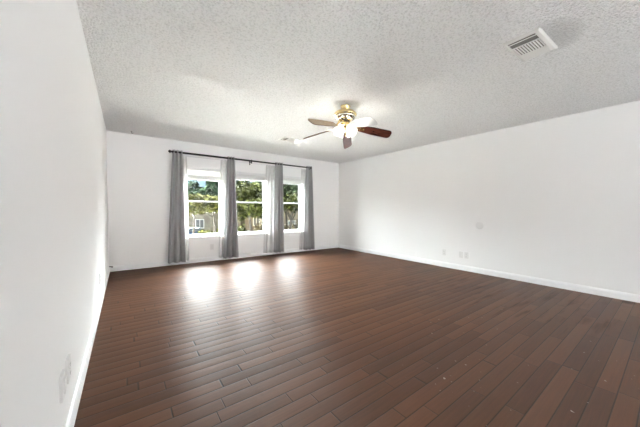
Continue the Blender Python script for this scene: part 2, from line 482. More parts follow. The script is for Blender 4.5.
WIN = [(0.955, 1.715), (1.985, 2.745), (3.005, 3.765)]
WZ0, WZ1 = 0.525, 1.945

def wall_with_holes(name, x0, x1, y0, y1, holes, swap=False):
    """one wall mesh with rectangular openings; holes = (xa, xb, za, zb); swap runs it along Y"""
    bm = bmesh.new()
    xs = sorted({x0, x1, *[h[0] for h in holes], *[h[1] for h in holes]})
    zs = sorted({0.0, H, *[h[2] for h in holes], *[h[3] for h in holes]})
    def solid(i, j):
        if i < 0 or j < 0 or i >= len(xs)-1 or j >= len(zs)-1: return False
        cx, cz = (xs[i]+xs[i+1])/2, (zs[j]+zs[j+1])/2
        return not any(h[0] < cx < h[1] and h[2] < cz < h[3] for h in holes)
    V = {}
    def v(x, y, z):
        k = (round(x, 4), round(y, 4), round(z, 4))
        if k not in V: V[k] = bm.verts.new((k[1], k[0], k[2]) if swap else k)
        return V[k]
    for i in range(len(xs)-1):
        for j in range(len(zs)-1):
            if not solid(i, j): continue
            a, b, c, d = xs[i], xs[i+1], zs[j], zs[j+1]
            for y in (y0, y1): bm.faces.new((v(a, y, c), v(b, y, c), v(b, y, d), v(a, y, d)))
            if not solid(i-1, j): bm.faces.new((v(a, y0, c), v(a, y1, c), v(a, y1, d), v(a, y0, d)))
            if not solid(i+1, j): bm.faces.new((v(b, y0, c), v(b, y1, c), v(b, y1, d), v(b, y0, d)))
            if not solid(i, j-1): bm.faces.new((v(a, y0, c), v(b, y0, c), v(b, y1, c), v(a, y1, c)))
            if not solid(i, j+1): bm.faces.new((v(a, y0, d), v(b, y0, d), v(b, y1, d), v(a, y1, d)))
    return struct(name, bm, M_WALL)


wall_with_holes('wall_back', XL, XR, YB, YB+WT, [(a, b, WZ0, WZ1) for a, b in WIN])
FILL_DOOR = (-0.15, 3.10, 0.0, 2.36)
FILL_PATIO_R = (-6.2, -3.3, 0.0, 2.36)
wall_with_holes('wall_front', XL, XR, YF-WT, YF, [FILL_DOOR])
wall_with_holes('wall_left', YF-WT, YB+WT, XL-WT, XL, [], True)
wall_with_holes('wall_right', YF-WT, YB+WT, XR, XR+WT, [FILL_PATIO_R], True)
# unseen doorways and pale balcony, added behind the viewer to bring in daylight
bm = bmesh.new()
box(bm, FILL_DOOR[0], FILL_DOOR[0]+0.05, YF-0.13, YF-0.04, 0, FILL_DOOR[3])
box(bm, FILL_DOOR[1]-0.05, FILL_DOOR[1], YF-0.13, YF-0.04, 0, FILL_DOOR[3])
box(bm, FILL_DOOR[0]+0.05, FILL_DOOR[1]-0.05, YF-0.13, YF-0.04, FILL_DOOR[3]-0.05, FILL_DOOR[3])
struct('fill_door_1', bm, M_VINYL)
for nm, xw, P in (('fill_door_2', XR+0.04, FILL_PATIO_R),):
    bm = bmesh.new()
    box(bm, xw, xw+0.09, P[0], P[0]+0.05, 0, P[3])
    box(bm, xw, xw+0.09, P[1]-0.05, P[1], 0, P[3])
    box(bm, xw, xw+0.09, P[0]+0.05, P[1]-0.05, P[3]-0.05, P[3])
    struct(nm, bm, M_VINYL)
M_CONC = pbr('bounce_concrete', (0.72, 0.72, 0.70), 0.85, bump=(25, 0.2, 0.004))
bm = bmesh.new(); box(bm, XL-WT-0.7, XR+0.5, YF-WT-0.7, YF-WT, -0.20, -0.03); struct('floor_added_balcony', bm, M_CONC)  # unseen balcony added to bounce daylight indoors

# baseboards: profiled boards with a rounded top edge
def base_profile(p0, p1, n):
    bm = bmesh.new()
    p0, p1, n = Vector(p0), Vector(p1), Vector(n)
    prof = [(0.0, 0.001), (0.015, 0.001), (0.015, 0.066), (0.0135, 0.076), (0.010, 0.084), (0.008, 0.091), (0.004, 0.094), (0.0, 0.094)]
    ra = [bm.verts.new(p0 + n*a + Vector((0, 0, z))) for a, z in prof]
    rb = [bm.verts.new(p1 + n*a + Vector((0, 0, z))) for a, z in prof]
    k = len(prof)
    for i in range(k): bm.faces.new((ra[i], ra[(i+1) % k], rb[(i+1) % k], rb[i]))
    bm.faces.new(ra[::-1]); bm.faces.new(rb)
    return bm
struct('baseboard_back', base_profile((XL, YB, 0), (XR, YB, 0), (0, -1, 0)), M_TRIM)
struct('baseboard_left', base_profile((XL, YF, 0), (XL, YB-0.0155, 0), (1, 0, 0)), M_TRIM)
struct('baseboard_right', base_profile((XR, FILL_PATIO_R[1], 0), (XR, YB-0.0155, 0), (-1, 0, 0)), M_TRIM)

# ------------------------------------------------------------------ windows
for i, (a, b) in enumerate(WIN):
    y0, y1 = YB+0.085, YB+0.150
    root = empty('window_%d' % (i+1), ((a+b)/2, YB, WZ0)); root['kind'] = 'structure'
    ox, oz = -(a+b)/2, -WZ0
    def add(name, boxes, m, par=root):
        bm = bmesh.new()
        for q in boxes: box(bm, q[0]+ox, q[1]+ox, q[2]-YB, q[3]-YB, q[4]+oz, q[5]+oz, 0.003)
        return link(name, bm, m, par)
    f = 0.030
    add('window_frame', [(a, a+f, y0, y1, WZ0, WZ1), (b-f, b, y0, y1, WZ0, WZ1), (a+f, b-f, y0, y1, WZ0, WZ0+f), (a+f, b-f, y0, y1, WZ1-f, WZ1)], M_VINYL)
    zm = 1.262
    s = 0.027
    ia, ib = a+f, b-f
    def sash(name, za, zb, ya, yb):
        q = add(name, [(ia, ia+s, ya, yb, za, zb), (ib-s, ib, ya, yb, za, zb), (ia+s, ib-s, ya, yb, za, za+s), (ia+s, ib-s, ya, yb, zb-s, zb)], M_VINYL)
        bm = bmesh.new()
        box(bm, ia+s-0.004+ox, ib-s+0.004+ox, (ya+yb)/2-0.002-YB, (ya+yb)/2+0.002-YB, za+s-0.004+oz, zb-s+0.004+oz)
        link('pane', bm, M_GLASS, q)
    sash('lower_sash', WZ0+f, zm+s/2, y0+0.006, y0+0.030)
    sash('upper_sash', zm-s/2, WZ1-f, y0+0.034, y0+0.058)
    add('window_sill', [(a-0.022, b+0.022, YB-0.022, YB+0.0, WZ0-0.012, WZ0+0.010), (a+0.001, b-0.001, YB, y0, WZ0, WZ0+0.010)], M_TRIM)

# ------------------------------------------------------------------ raised blinds
WHICH = ['left', 'middle', 'right']
def blind(i, z_head, z_loose, z_stack, z_bot, label):
    a, b = WIN[i]
    cx = (a+b)/2; hw = (b-a)/2-0.008
    root = T(empty('window_blind', (cx, YB+0.045, WZ1)), label, 'blind', 'raised blinds in the three windows')
    def z(v): return v-WZ1
    bm = bmesh.new(); box(bm, -hw, hw, -0.025, 0.022, z(z_head), -0.002, 0.004); link('headrail', bm, M_VINYL, root)
    n = 4
    for k in range(n):
        zz = z_head-(k+0.6)*(z_head-z_loose)/n
        mt = Matrix.Translation((0, 0, z(zz))) @ Matrix.Rotation(radians(58), 4, 'X')
        bm = bmesh.new(); box(bm, -hw+0.004, hw-0.004, -0.016, 0.016, -0.0012, 0.0012, 0, mt)
        link('slat', bm, M_SLAT, root)
    bm = bmesh.new()
    m = 10
    for k in range(m):
        zz = z_loose-(k+0.5)*(z_loose-z_stack)/m
        box(bm, -hw+0.004, hw-0.004, -0.021+0.001*(k % 2), 0.020, z(zz)-0.0022, z(zz)+0.0022)
    for xx in (-hw*0.6, 0.05, hw*0.6): box(bm, xx-0.004, xx+0.004, -0.024, -0.0225, z(z_stack), z(z_loose))
    link('slat_stack', bm, M_SLAT, root)
    bm = bmesh.new(); box(bm, -hw+0.004, hw-0.004, -0.022, 0.020, z(z_bot), z(z_stack)-0.001, 0.003); link('bottom_rail', bm, M_VINYL, root)
    for xx in (-hw*0.6, 0.05, hw*0.6):
        bm = bmesh.new()
        tube(bm, [(xx, -0.017, z(z_head)), (xx+0.004, -0.017, z(z_loose))], 0.0022, 6)
        link('cord', bm, M_SLAT, root)
    return root
blind(0, 1.905, 1.805, 1.725, 1.700, 'white blind raised to the top of the left window, nearest the left wall')
blind(1, 1.895, 1.865, 1.790, 1.765, 'white blind raised to the top of the middle window, beneath the middle of the rod')
blind(2, 1.905, 1.845, 1.765, 1.740, 'white blind raised to the top of the narrow looking right window')

# ------------------------------------------------------------------ curtain rod
YR = YB-0.118
ZR = 2.192
rod = T(empty('curtain_rod', (2.29, YB, ZR)), 'long black curtain rod with finials across all three windows', 'curtain rod')
def rl(x, y, z): return (x-2.29, y-YB, z-ZR)
bm = bmesh.new(); tube(bm, [rl(0.735, YR, ZR), rl(2.30, YR, ZR)], 0.0185, 14); link('rod', bm, M_BLACK, rod, True)
bm = bmesh.new(); tube(bm, [rl(2.29, YR, ZR), rl(3.90, YR, ZR)], 0.0160, 14); link('rod', bm, M_BLACK, rod, True)
for x, d in ((0.735, -1), (3.90, 1)):
    bm = bmesh.new()
    mt = Matrix.Translation(rl(x, YR, ZR)) @ Matrix.Rotation(d*pi/2, 4, 'Y')
    lathe(bm, [(0.001, -0.004), (0.024, -0.004), (0.024, 0.006), (0.012, 0.010), (0.012, 0.016), (0.029, 0.026), (0.032, 0.036), (0.020, 0.050), (0.008, 0.062), (0.001, 0.068)], 16, mt)
    link('finial', bm, M_BLACK, rod, True)
for x in (0.765, 2.315, 3.885):
    bm = bmesh.new()
    box(bm, x-0.012-2.29, x+0.012-2.29, -0.006, 0.0, -0.075, 0.010, 0.002)
    tube(bm, [rl(x, YB-0.004, ZR-0.030), rl(x, YR+0.004, ZR-0.030)], 0.008, 10)
    tube(bm, [rl(x, YR-0.004, ZR-0.058), rl(x, YR, ZR-0.030), rl(x, YR, ZR-0.012)], [0.009, 0.010, 0.010], 10)
    sphere(bm, rl(x, YR, ZR+0.020), 0.010, 10)
    link('bracket', bm, M_BLACK, rod)
YS = YB-0.040
ZS = 2.150
bm = bmesh.new(); tube(bm, [rl(0.76, YS, ZS), rl(3.90, YS, ZS)], 0.0045, 8)
T(link('sheer_rod', bm, M_VINYL, rod, True), 'thin white inner rod')

# ------------------------------------------------------------------ curtains
def cloth_sheet(top, bot, zt, zb, yc, amp, folds, seed, thick=0.0025, nu=90, nz=26, yb=None):
    rnd = random.Random(seed)
    ph = rnd.uniform(0, 6.28)
    yb = yc if yb is None else yb
    w1, w2 = rnd.uniform(0.5, 1.1), rnd.uniform(0, 6.28)
    bm = bmesh.new()
    grid = []
    for j in range(nz+1):
        t = j/nz                                     # 0 top .. 1 bottom
        e = t**0.85
        xa = top[0]+(bot[0]-top[0])*e; xb = top[1]+(bot[1]-top[1])*e
        z = zt+(zb-zt)*t
        am = amp*(0.82+0.42*t)
        row = []
        for i in range(nu+1):
            u = i/nu
            uu = u+0.018*sin(2*pi*w1*u+w2+1.5*t)
            a = 2*pi*folds*uu+ph
            y = yc+(yb-yc)*t+am*sin(a)+0.18*am*sin(2.3*a+w2+2*t)
            x = xa+(xb-xa)*u+0.30*am*sin(2*a)*0.5
            row.append(bm.verts.new((x, y, z+0.004*sin(a*1.0+1)*(t > 0.98))))
        grid.append(row)
    for j in range(nz):
        for i in range(nu):
            bm.faces.new((grid[j][i], grid[j][i+1], grid[j+1][i+1], grid[j+1][i]))
    return bm

def hang(name, label, cat, group, mat, top, bot, zt, zb, yc, amp, folds, seed, thick, yb=None):
    bm = cloth_sheet(top, bot, zt, zb, yc, amp, folds, seed, yb=yb)
    o = link(name, bm, mat, None, True)
    sm = o.modifiers.new('thickness', 'SOLIDIFY'); sm.thickness = thick; sm.offset = 0
    return T(o, label, cat, group)

GC = 'grey grommet curtains on the black rod'
for k, (lab, tp, bt, zb, fo) in enumerate([
    ('grey curtain panel nearest the left wall, left of the left window', (0.752, 0.915), (0.650, 0.960), 0.065, 2.5),
    ('grey curtain panel hanging between the left and middle windows', (1.785, 1.925), (1.690, 2.005), 0.050, 2.5),
    ('grey curtain panel hanging between the middle and right windows', (2.915, 3.085), (2.890, 3.130), 0.065, 2.5),
    ('grey curtain panel at the right end of the rod, nearest the right wall', (3.800, 3.970), (3.735, 4.070), 0.055, 3.0)]):
    hang('curtain', lab, 'curtain', GC, M_CURTAIN, tp, bt, ZR+0.038, zb, YR, 0.036, fo, 11+k, 0.003, yb=YR)
SG = 'white sheer curtains behind the grey ones'
for k, (lab, tp, bt, zb) in enumerate([
    ('white sheer curtain behind the grey panel nearest the left wall', (0.80, 1.005), (0.76, 1.030), 0.07),
    ('white sheer curtain showing left of the grey panel between left and middle windows', (1.655, 1.975), (1.605, 1.985), 0.06),
    ('white sheer curtain showing left of the grey panel between middle and right windows', (2.705, 3.130), (2.630, 3.150), 0.06),
    ('white sheer curtain behind the grey panel at the right end of the rod', (3.690, 3.930), (3.635, 3.980), 0.06)]):
    hang('sheer_curtain', lab, 'sheer curtain', SG, M_SHEER, tp, bt, ZS+0.008, zb, YS+0.0, 0.011, 5.0, 31+k, 0.0012)

# ------------------------------------------------------------------ outlets
def outlet(label, loc, rz, slots=True, group='wall outlets'):
    """plate in the local XZ plane, facing local -Y"""
    root = T(empty('wall_outlet', loc, rz), label, 'outlet', group)
    bm = bmesh.new(); box(bm, -0.036, 0.036, -0.011, 0.0, -0.058, 0.058, 0.002); link('cover_plate', bm, M_PLATE, root)
    for zc in (-0.021, 0.021):
        bm = bmesh.new(); box(bm, -0.0165, 0.0165, -0.0135, -0.0105, zc-0.014, zc+0.014, 0.002)
        s = link('socket', bm, M_PLATE, root)
        bm = bmesh.new()
        box(bm, -0.0085, -0.0060, -0.0140, -0.0134, zc-0.002, zc+0.007)
        box(bm, 0.0060, 0.0085, -0.0140, -0.0134, zc-0.002, zc+0.006)
        box(bm, -0.0020, 0.0020, -0.0140, -0.0134, zc-0.010, zc-0.006)
        link('slots', bm, M_SLOT, s)
    bm = bmesh.new(); sphere(bm, (0, -0.0112, 0), 0.0028, 10, (1, 0.4, 1)); link('screw', bm, M_CHROME, root)
    return root

def coax_plate(label, loc, rz, group='wall outlets'):
    root = T(empty('jack_plate', loc, rz), label, 'wall plate', group)
    bm = bmesh.new(); box(bm, -0.036, 0.036, -0.011, 0.0, -0.058, 0.058, 0.002); link('cover_plate', bm, M_PLATE, root)
    bm = bmesh.new(); box(bm, -0.0165, 0.0165, -0.017, -0.0105, -0.033, 0.033, 0.002); link('jack_insert', bm, M_PLATE, root)
    return root
RZL, RZR = pi/2, -pi/2       # facing +X on the left wall, facing -X on the right wall
coax_plate('white raised wall plate on left wall, nearest the viewer of two side by side', (XL, 1.590, 0.328), RZL, 'plates on the left wall')
outlet('white outlet on left wall, second of the two side by side near the viewer', (XL, 1.738, 0.330), RZL, True, 'plates on the left wall')
outlet('small white outlet far along the left wall, by the back corner', (XL, 3.785, 0.330), RZL, True, 'plates on the left wall')
outlet('white outlet on back wall under the left window', (1.480, YB, 0.300), 0, True, 'plate under the left window')
outlet('white outlet on right wall standing alone, left of the pair', (XR, 2.680, 0.288), RZR, True, 'plates on the right wall')
coax_plate('white wall plate on right wall, left one of the pair', (XR, 2.362, 0.288), RZR, 'plates on the right wall')
outlet('white outlet on right wall, right one of the pair nearest the viewer', (XR, 2.262, 0.288), RZR, True, 'plates on the right wall')

# round patch on the right wall
M_PATCH = pbr('patch_grey', (0.79, 0.79, 0.785), 0.6, bump=(80, 0.08, 0.001))
bm = bmesh.new()
lathe(bm, [(0.001, 0.004), (0.045, 0.004), (0.060, 0.0025), (0.066, 0.0)], 32, Matrix.Translation((XR, 2.06, 0.841)) @ Matrix.Rotation(-pi/2, 4, 'Y'))
T(link('wall_patch', bm, M_PATCH, None, True), 'faint round grey patch on the white right wall above the outlets', 'wall patch')

# dark cable stub in the back left corner, small hook on the ceiling above it
cb = T(empty('cable_stub', (XL+0.02, YB-0.03, 0.094)), 'tiny dark cable end on the baseboard in the back left corner', 'cable')
bm = bmesh.new(); tube(bm, [(-0.018, 0.028, -0.006), (0.0, 0.005, 0.0), (0.020, -0.010, -0.004)], 0.008, 10); link('cable', bm, M_BLACK, cb, True)
bm = bmesh.new(); tube(bm, [(0.018, -0.009, -0.0035), (0.034, -0.018, -0.007)], 0.011, 10); link('plug', bm, M_IRON, cb, True)
hk = T(empty('ceiling_hook', (0.110, 5.663, H)), 'tiny dark hook in the ceiling near the back left corner', 'hook')
bm = bmesh.new(); lathe(bm, [(0.001, 0), (0.012, 0), (0.011, -0.005), (0.001, -0.006)], 12); link('base', bm, M_IRON, hk, True)
bm = bmesh.new(); tube(bm, [(0, 0, -0.004), (0, 0, -0.020), (0.010, 0, -0.032), (0.020, 0, -0.026), (0.022, 0, -0.016)], 0.0035, 8); link('hook', bm, M_IRON, hk, True)

# ------------------------------------------------------------------ ceiling registers
def register(label, cx, cy, rz):
    """stamped three-way register, long side along local X, its wide slots at local -X"""
    root = T(empty('ceiling_vent', (cx, cy, H), rz), label, 'ceiling vent', 'air vents in the ceiling')
    hx, hy = 0.212, 0.122
    bm = bmesh.new()
    fx0, fx1, fy0, fy1 = -hx+0.036, hx-0.020, -hy+0.040, hy-0.022     # inner opening
    def ring(z0, z1, ix0, ix1, iy0, iy1, ex, ey):
        o = [(-ex, -ey), (ex, -ey), (ex, ey), (-ex, ey)]
        n = [(ix0, iy0), (ix1, iy0), (ix1, iy1), (ix0, iy1)]
        vo = [bm.verts.new((x, y, z0)) for x, y in o]
        vm = [bm.verts.new((x*(1-0.014/abs(x)), y*(1-0.014/abs(y)), z1)) for x, y in o]
        vn = [bm.verts.new((x, y, z1)) for x, y in n]
        vi = [bm.verts.new((x, y, -0.001)) for x, y in n]
        for A, B in ((vo, vm), (vm, vn), (vn, vi)):
            for k in range(4): bm.faces.new((A[k], A[(k+1) % 4], B[(k+1) % 4], B[k]))
    ring(-0.0005, -0.011, fx0, fx1, fy0, fy1, hx, hy)
    link('frame', bm, M_VENT, root)
    bm = bmesh.new(); box(bm, fx0, fx1, fy0, fy1, -0.0035, -0.0008); link('duct_shade_sheet', bm, M_DUCT_SHADE, root)  # dark sheet standing in for the shaded duct; the ceiling is solid
    xa, xb = fx0+0.105, fx1-0.100
    # wide deflectors across the -X end
    for k, xc in enumerate((fx0+0.034,)):
        mt = Matrix.Translation((xc, (fy0+fy1)/2, -0.0075)) @ Matrix.Rotation(radians(14), 4, 'Y')
        bm = bmesh.new(); box(bm, -0.005 if k == 0 else -0.003, 0.003, fy0-(fy0+fy1)/2, fy1-(fy0+fy1)/2, -0.001, 0.001, 0, mt); link('deflector', bm, M_VENT, root)
    # fins along X in the middle
    n = 10
    for k in range(n):
        yc = fy0+(k+0.5)*(fy1-fy0)/n
        mt = Matrix.Translation(((xa+xb)/2, yc, -0.0072)) @ Matrix.Rotation(radians(-28), 4, 'X')
        bm = bmesh.new(); box(bm, (xa-xb)/2, (xb-xa)/2, -0.0048, 0.0048, -0.0008, 0.0008, 0, mt); link('fin', bm, M_VENT, root)
    # overlapping fins across the +X end close it off
    for k in range(4):
        xc = xb+0.014+k*(fx1-xb)/4.0
        mt = Matrix.Translation((xc, (fy0+fy1)/2, -0.0068)) @ Matrix.Rotation(radians(22), 4, 'Y')
        bm = bmesh.new(); box(bm, -0.0135, 0.0135, fy0-(fy0+fy1)/2, fy1-(fy0+fy1)/2, -0.0008, 0.0008, 0, mt); link('end_fin', bm, M_VENT, root)
    # dividers and lever
    for xx in (xa, xb):
        bm = bmesh.new(); box(bm, xx-0.003, xx+0.003, fy0, fy1, -0.0108, -0.002); link('divider', bm, M_VENT, root)
    return root
register('white metal air vent with slats in the ceiling at upper right, nearest the viewer', 2.652, 0.743, radians(-2.0))
register('white metal air vent far back in the ceiling, left of the fan', 2.575, 4.445, radians(1.0))

# ------------------------------------------------------------------ ceiling fan
FX, FY = 2.300, 2.578
fan = T(empty('ceiling_fan', (FX, FY, H)), 'brass ceiling fan with five wooden blades and lit frosted glass shades', 'ceiling fan')
def zz(z): return z-H
bm = bmesh.new()
lathe(bm, [(0.002, zz(2.4395)), (0.062, zz(2.4395)), (0.064, zz(2.432)), (0.058, zz(2.415)), (0.048, zz(2.397)), (0.043, zz(2.385)), (0.030, zz(2.380)), (0.002, zz(2.380))], 36)
link('canopy', bm, M_BRASS, fan, True)
bm = bmesh.new()
lathe(bm, [(0.002, zz(2.392)), (0.035, zz(2.390)), (0.082, zz(2.381)), (0.121, zz(2.363)), (0.142, zz(2.342)), (0.147, zz(2.325)), (0.142, zz(2.312)), (0.132, zz(2.307))], 44)
mh = link('motor_housing', bm, M_BRASS, fan, True)
bm = bmesh.new()
lathe(bm, [(0.130, zz(2.309)), (0.133, zz(2.303)), (0.129, zz(2.290)), (0.116, zz(2.276)), (0.094, zz(2.266)), (0.060, zz(2.262)), (0.002, zz(2.262))], 44)
T(link('lower_band', bm, M_CHROME, mh, True), 'bright metal lower band')
bm = bmesh.new()
for k in range(20):
    a = 2*pi*k/20
    mt = Matrix.Rotation(a, 4, 'Z') @ Matrix.Translation((0.112, 0, zz(2.277))) @ Matrix.Rotation(radians(-42), 4, 'Y')
    box(bm, -0.013, 0.013, -0.007, 0.007, -0.003, 0.003, 0.0015, mt)
T(link('vent_slots', bm, M_IRON, mh), 'dark vent slots')
bm = bmesh.new()
lathe(bm, [(0.002, zz(2.263)), (0.062, zz(2.263)), (0.064, zz(2.256)), (0.060, zz(2.238)), (0.050, zz(2.232)), (0.002, zz(2.232))], 32)
T(link('flywheel', bm, M_IRON, fan, True), 'dark ring under the motor')
bm = bmesh.new()
lathe(bm, [(0.002, zz(2.233)), (0.048, zz(2.233)), (0.052, zz(2.226)), (0.050, zz(2.200)), (0.042, zz(2.186)), (0.030, zz(2.176)), (0.018, zz(2.168)), (0.010, zz(2.158)), (0.002, zz(2.154))], 32)
link('switch_housing', bm, M_BRASS, fan, True)

PH0 = 44.0
PITCHES = (-29.0, -26.0, -42.0, -31.0, -28.0)      # the worn irons let the blades hang unevenly
DROOPS = (13.0, 8.5, 8.5, 11.0, 8.5)
R0, R1 = 0.175, 0.625
def outline():
    """blade outline in local XY, root at R0, rounded tip at R1"""
    pts = []
    w0, w1 = 0.050, 0.066
    rc = 0.045
    pts += [(R0, -w0+0.012), (R0+0.012, -w0)]
    pts += [(R1-0.25, -w1)]
    for k in range(7):
        a = -pi/2+k*(pi/2)/6
        pts.append((R1-rc+rc*cos(a), -w1+rc+rc*sin(a)))
    for k in range(7):
        a = k*(pi/2)/6
        pts.append((R1-rc+rc*cos(a), w1-rc+rc*sin(a)))
    pts += [(R1-0.25, w1), (R0+0.012, w0), (R0, w0-0.012)]
    return pts
BL = []
for k in range(5):
    PITCH_B, DROOP = PITCHES[k], DROOPS[k]
    mt = Matrix.Rotation(radians(PH0+72*k), 4, 'Z')
    bm = bmesh.new()
    pts = outline()
    lo = [bm.verts.new((x, y, -0.003)) for x, y in pts]; hi = [bm.verts.new((x, y, 0.003)) for x, y in pts]
    n = len(pts)
    bm.faces.new(lo[::-1]); bm.faces.new(hi).material_index = 1
    for i in range(n): bm.faces.new((lo[i], lo[(i+1) % n], hi[(i+1) % n], hi[i]))
    b = link('blade', bm, [M_BLADE_W if k == 3 else M_BLADE, M_OAK], fan)
    if k == 3: T(b, 'white blade')
    b.matrix_local = Matrix.Translation((0, 0, zz(2.192))) @ mt @ Matrix.Rotation(radians(DROOP), 4, 'Y') @ Matrix.Rotation(radians(PITCH_B), 4, 'X')
    # blade iron: plate under the blade root and an arm up to the motor, in the blade's own frame
    bm = bmesh.new()
    pl = [(0.150, -0.012), (0.185, -0.030), (0.235, -0.034), (0.262, -0.020), (0.272, 0.0), (0.262, 0.020), (0.235, 0.034), (0.185, 0.030), (0.150, 0.012)]
    lo = [bm.verts.new((x, y, -0.0070)) for x, y in pl]; hi = [bm.verts.new((x, y, -0.0031)) for x, y in pl]
    bm.faces.new(lo[::-1]); bm.faces.new(hi)
    for i in range(len(pl)): bm.faces.new((lo[i], lo[(i+1) % len(pl)], hi[(i+1) % len(pl)], hi[i]))
    inv = (mt @ Matrix.Rotation(radians(DROOP), 4, 'Y') @ Matrix.Rotation(radians(PITCH_B), 4, 'X')).inverted() @ mt
    arm = [inv @ Vector(p) for p in ((0.050, 0, 0.058), (0.085, 0, 0.054), (0.115, 0, 0.030), (0.140, 0, -0.012), (0.170, 0, -0.030))]
    for s in (-0.006, 0.006):
        tube(bm, [a + Vector((0, s, 0)) for a in arm], [0.008, 0.008, 0.008, 0.007, 0.005], 8)
    for xx, yy in ((0.195, -0.018), (0.195, 0.018), (0.248, 0.0)):
        sphere(bm, (xx, yy, -0.008), 0.006, 10, (1, 1, 0.5))
    T(link('blade_iron', bm, M_BRASS, b), 'brass blade iron')

SHA = 48.3+45
for k in range(4):
    rot = Matrix.Rotation(radians(SHA+90*k), 4, 'Z')
    TILT = 32
    neck = Vector((0.062, 0, zz(2.192)))
    bm = bmesh.new()
    tube(bm, [rot @ Vector(p) for p in ((0.030, 0, zz(2.200)), (0.045, 0, zz(2.206)), (0.056, 0, zz(2.202)), (0.064, 0, zz(2.188)))], [0.008, 0.008, 0.009, 0.012], 10)
    ax = rot @ Matrix.Translation(neck) @ Matrix.Rotation(radians(-TILT), 4, 'Y') @ Matrix.Scale(0.90, 4)
    lathe(bm, [(0.001, 0.006), (0.020, 0.006), (0.024, -0.004), (0.025, -0.022), (0.022, -0.024)], 20, ax)
    link('lamp_arm', bm, M_BRASS, fan, True)
    bm = bmesh.new()
    lathe(bm, [(0.023, -0.014), (0.030, -0.022), (0.047, -0.040), (0.060, -0.064), (0.066, -0.090), (0.066, -0.112), (0.070, -0.130), (0.075, -0.140),
               (0.072, -0.140), (0.064, -0.128), (0.0635, -0.112), (0.0635, -0.090), (0.0575, -0.064), (0.0445, -0.041), (0.028, -0.024)], 30, ax)
    sh = link('lamp_shade', bm, M_SHADE, fan, True)
    bm = bmesh.new()
    lathe(bm, [(0.001, -0.020), (0.013, -0.022), (0.014, -0.034), (0.022, -0.052), (0.026, -0.068), (0.022, -0.084), (0.012, -0.093), (0.001, -0.096)], 16, ax)
    link('bulb', bm, M_BULB, sh, True)
    ld = bpy.data.lights.new('fan_lamp', 'POINT'); ld.energy = LAMP_W; ld.color = (1.0, 0.985, 0.96); ld.shadow_soft_size = 0.02
    lo_ = bpy.data.objects.new('fan_lamp', ld); COL.objects.link(lo_)
    lo_.location = Vector((FX, FY, H)) + ax @ Vector((0, 0, -0.066))
bm = bmesh.new()
tube(bm, [(0.012, -0.006, zz(2.165)), (0.014, -0.008, zz(2.060))], 0.0016, 6)
sphere(bm, (0.014, -0.008, zz(2.055)), 0.006, 10, (1, 1, 1.6))
link('pull_chain', bm, M_BRASS, fan, True)

# ================================================================== OUTDOORS
M_GRASS = pbr('lawn', (0.0088, 0.0112, 0.0040), 0.95, bump=(8, 0.5, 0.05), var=(0.6, (0.0175, 0.0165, 0.0075)))
M_ROAD = pbr('asphalt', (0.0125, 0.0125, 0.0125), 0.9, bump=(12, 0.2, 0.01))
bm = bmesh.new(); box(bm, -80, 140, 6.3, 160, GROUND-0.5, GROUND); struct('ground', bm, M_GRASS)
bm = bmesh.new(); box(bm, -80, 140, 33.5, 41.5, GROUND, GROUND+0.02); struct('road', bm, M_ROAD)
bm = bmesh.new(); box(bm, -1.5, 8.0, 11.5, 33.4, GROUND-0.4, GROUND+0.03); struct('ground_bounce', bm, pbr('white_bounce_gravel', (0.84, 0.83, 0.81), 0.9, bump=(30, 0.3, 0.01)))  # bright ground hidden below the sills, added to bounce light onto the ceiling

def leaf_mat(name, dark, light, sc=1.2):
    m, nt, b = mat_new(name)
    N, L = nt.nodes, nt.links
    tc = N.new('ShaderNodeTexCoord')
    n = N.new('ShaderNodeTexNoise'); n.inputs['Scale'].default_value = sc; n.inputs['Detail'].default_value = 5; n.inputs['Roughness'].default_value = 0.75
    L.new(tc.outputs['Object'], n.inputs['Vector'])
    rp = N.new('ShaderNodeValToRGB')
    rp.color_ramp.elements[0].position = 0.40; rp.color_ramp.elements[0].color = (*dark, 1)
    rp.color_ramp.elements[1].position = 0.62; rp.color_ramp.elements[1].color = (*light, 1)
    L.new(n.outputs['Fac'], rp.inputs[0]); L.new(rp.outputs[0], b.inputs['Base Color'])
    b.inputs['Roughness'].default_value = 0.6
    b.inputs['Specular IOR Level'].default_value = 0.01
    return m
LF_OAK = leaf_mat('oak_leaves', (0.002, 0.003, 0.0006), (0.062, 0.062, 0.013), 2.2)
LF_DARK = leaf_mat('dark_oak_leaves', (0.001, 0.0016, 0.0005), (0.04, 0.046, 0.012), 2.4)
LF_FAR_HAZE = leaf_mat('hazed_leaves', (0.0045, 0.012, 0.007), (0.024, 0.048, 0.022), 0.7)  # aerial haze tint put into the leaf colour
LF_PALE = leaf_mat('pale_dry_leaves', (0.006, 0.005, 0.002), (0.085, 0.07, 0.038), 2.4)
LF_GREY = leaf_mat('grey_green_leaves', (0.003, 0.006, 0.0035), (0.036, 0.05, 0.026), 1.4)
M_BARK = pbr('bark', (0.0138, 0.0105, 0.0075), 0.95, bump=(9, 0.6, 0.05), var=(2.5, (0.0300, 0.0238, 0.0175)))

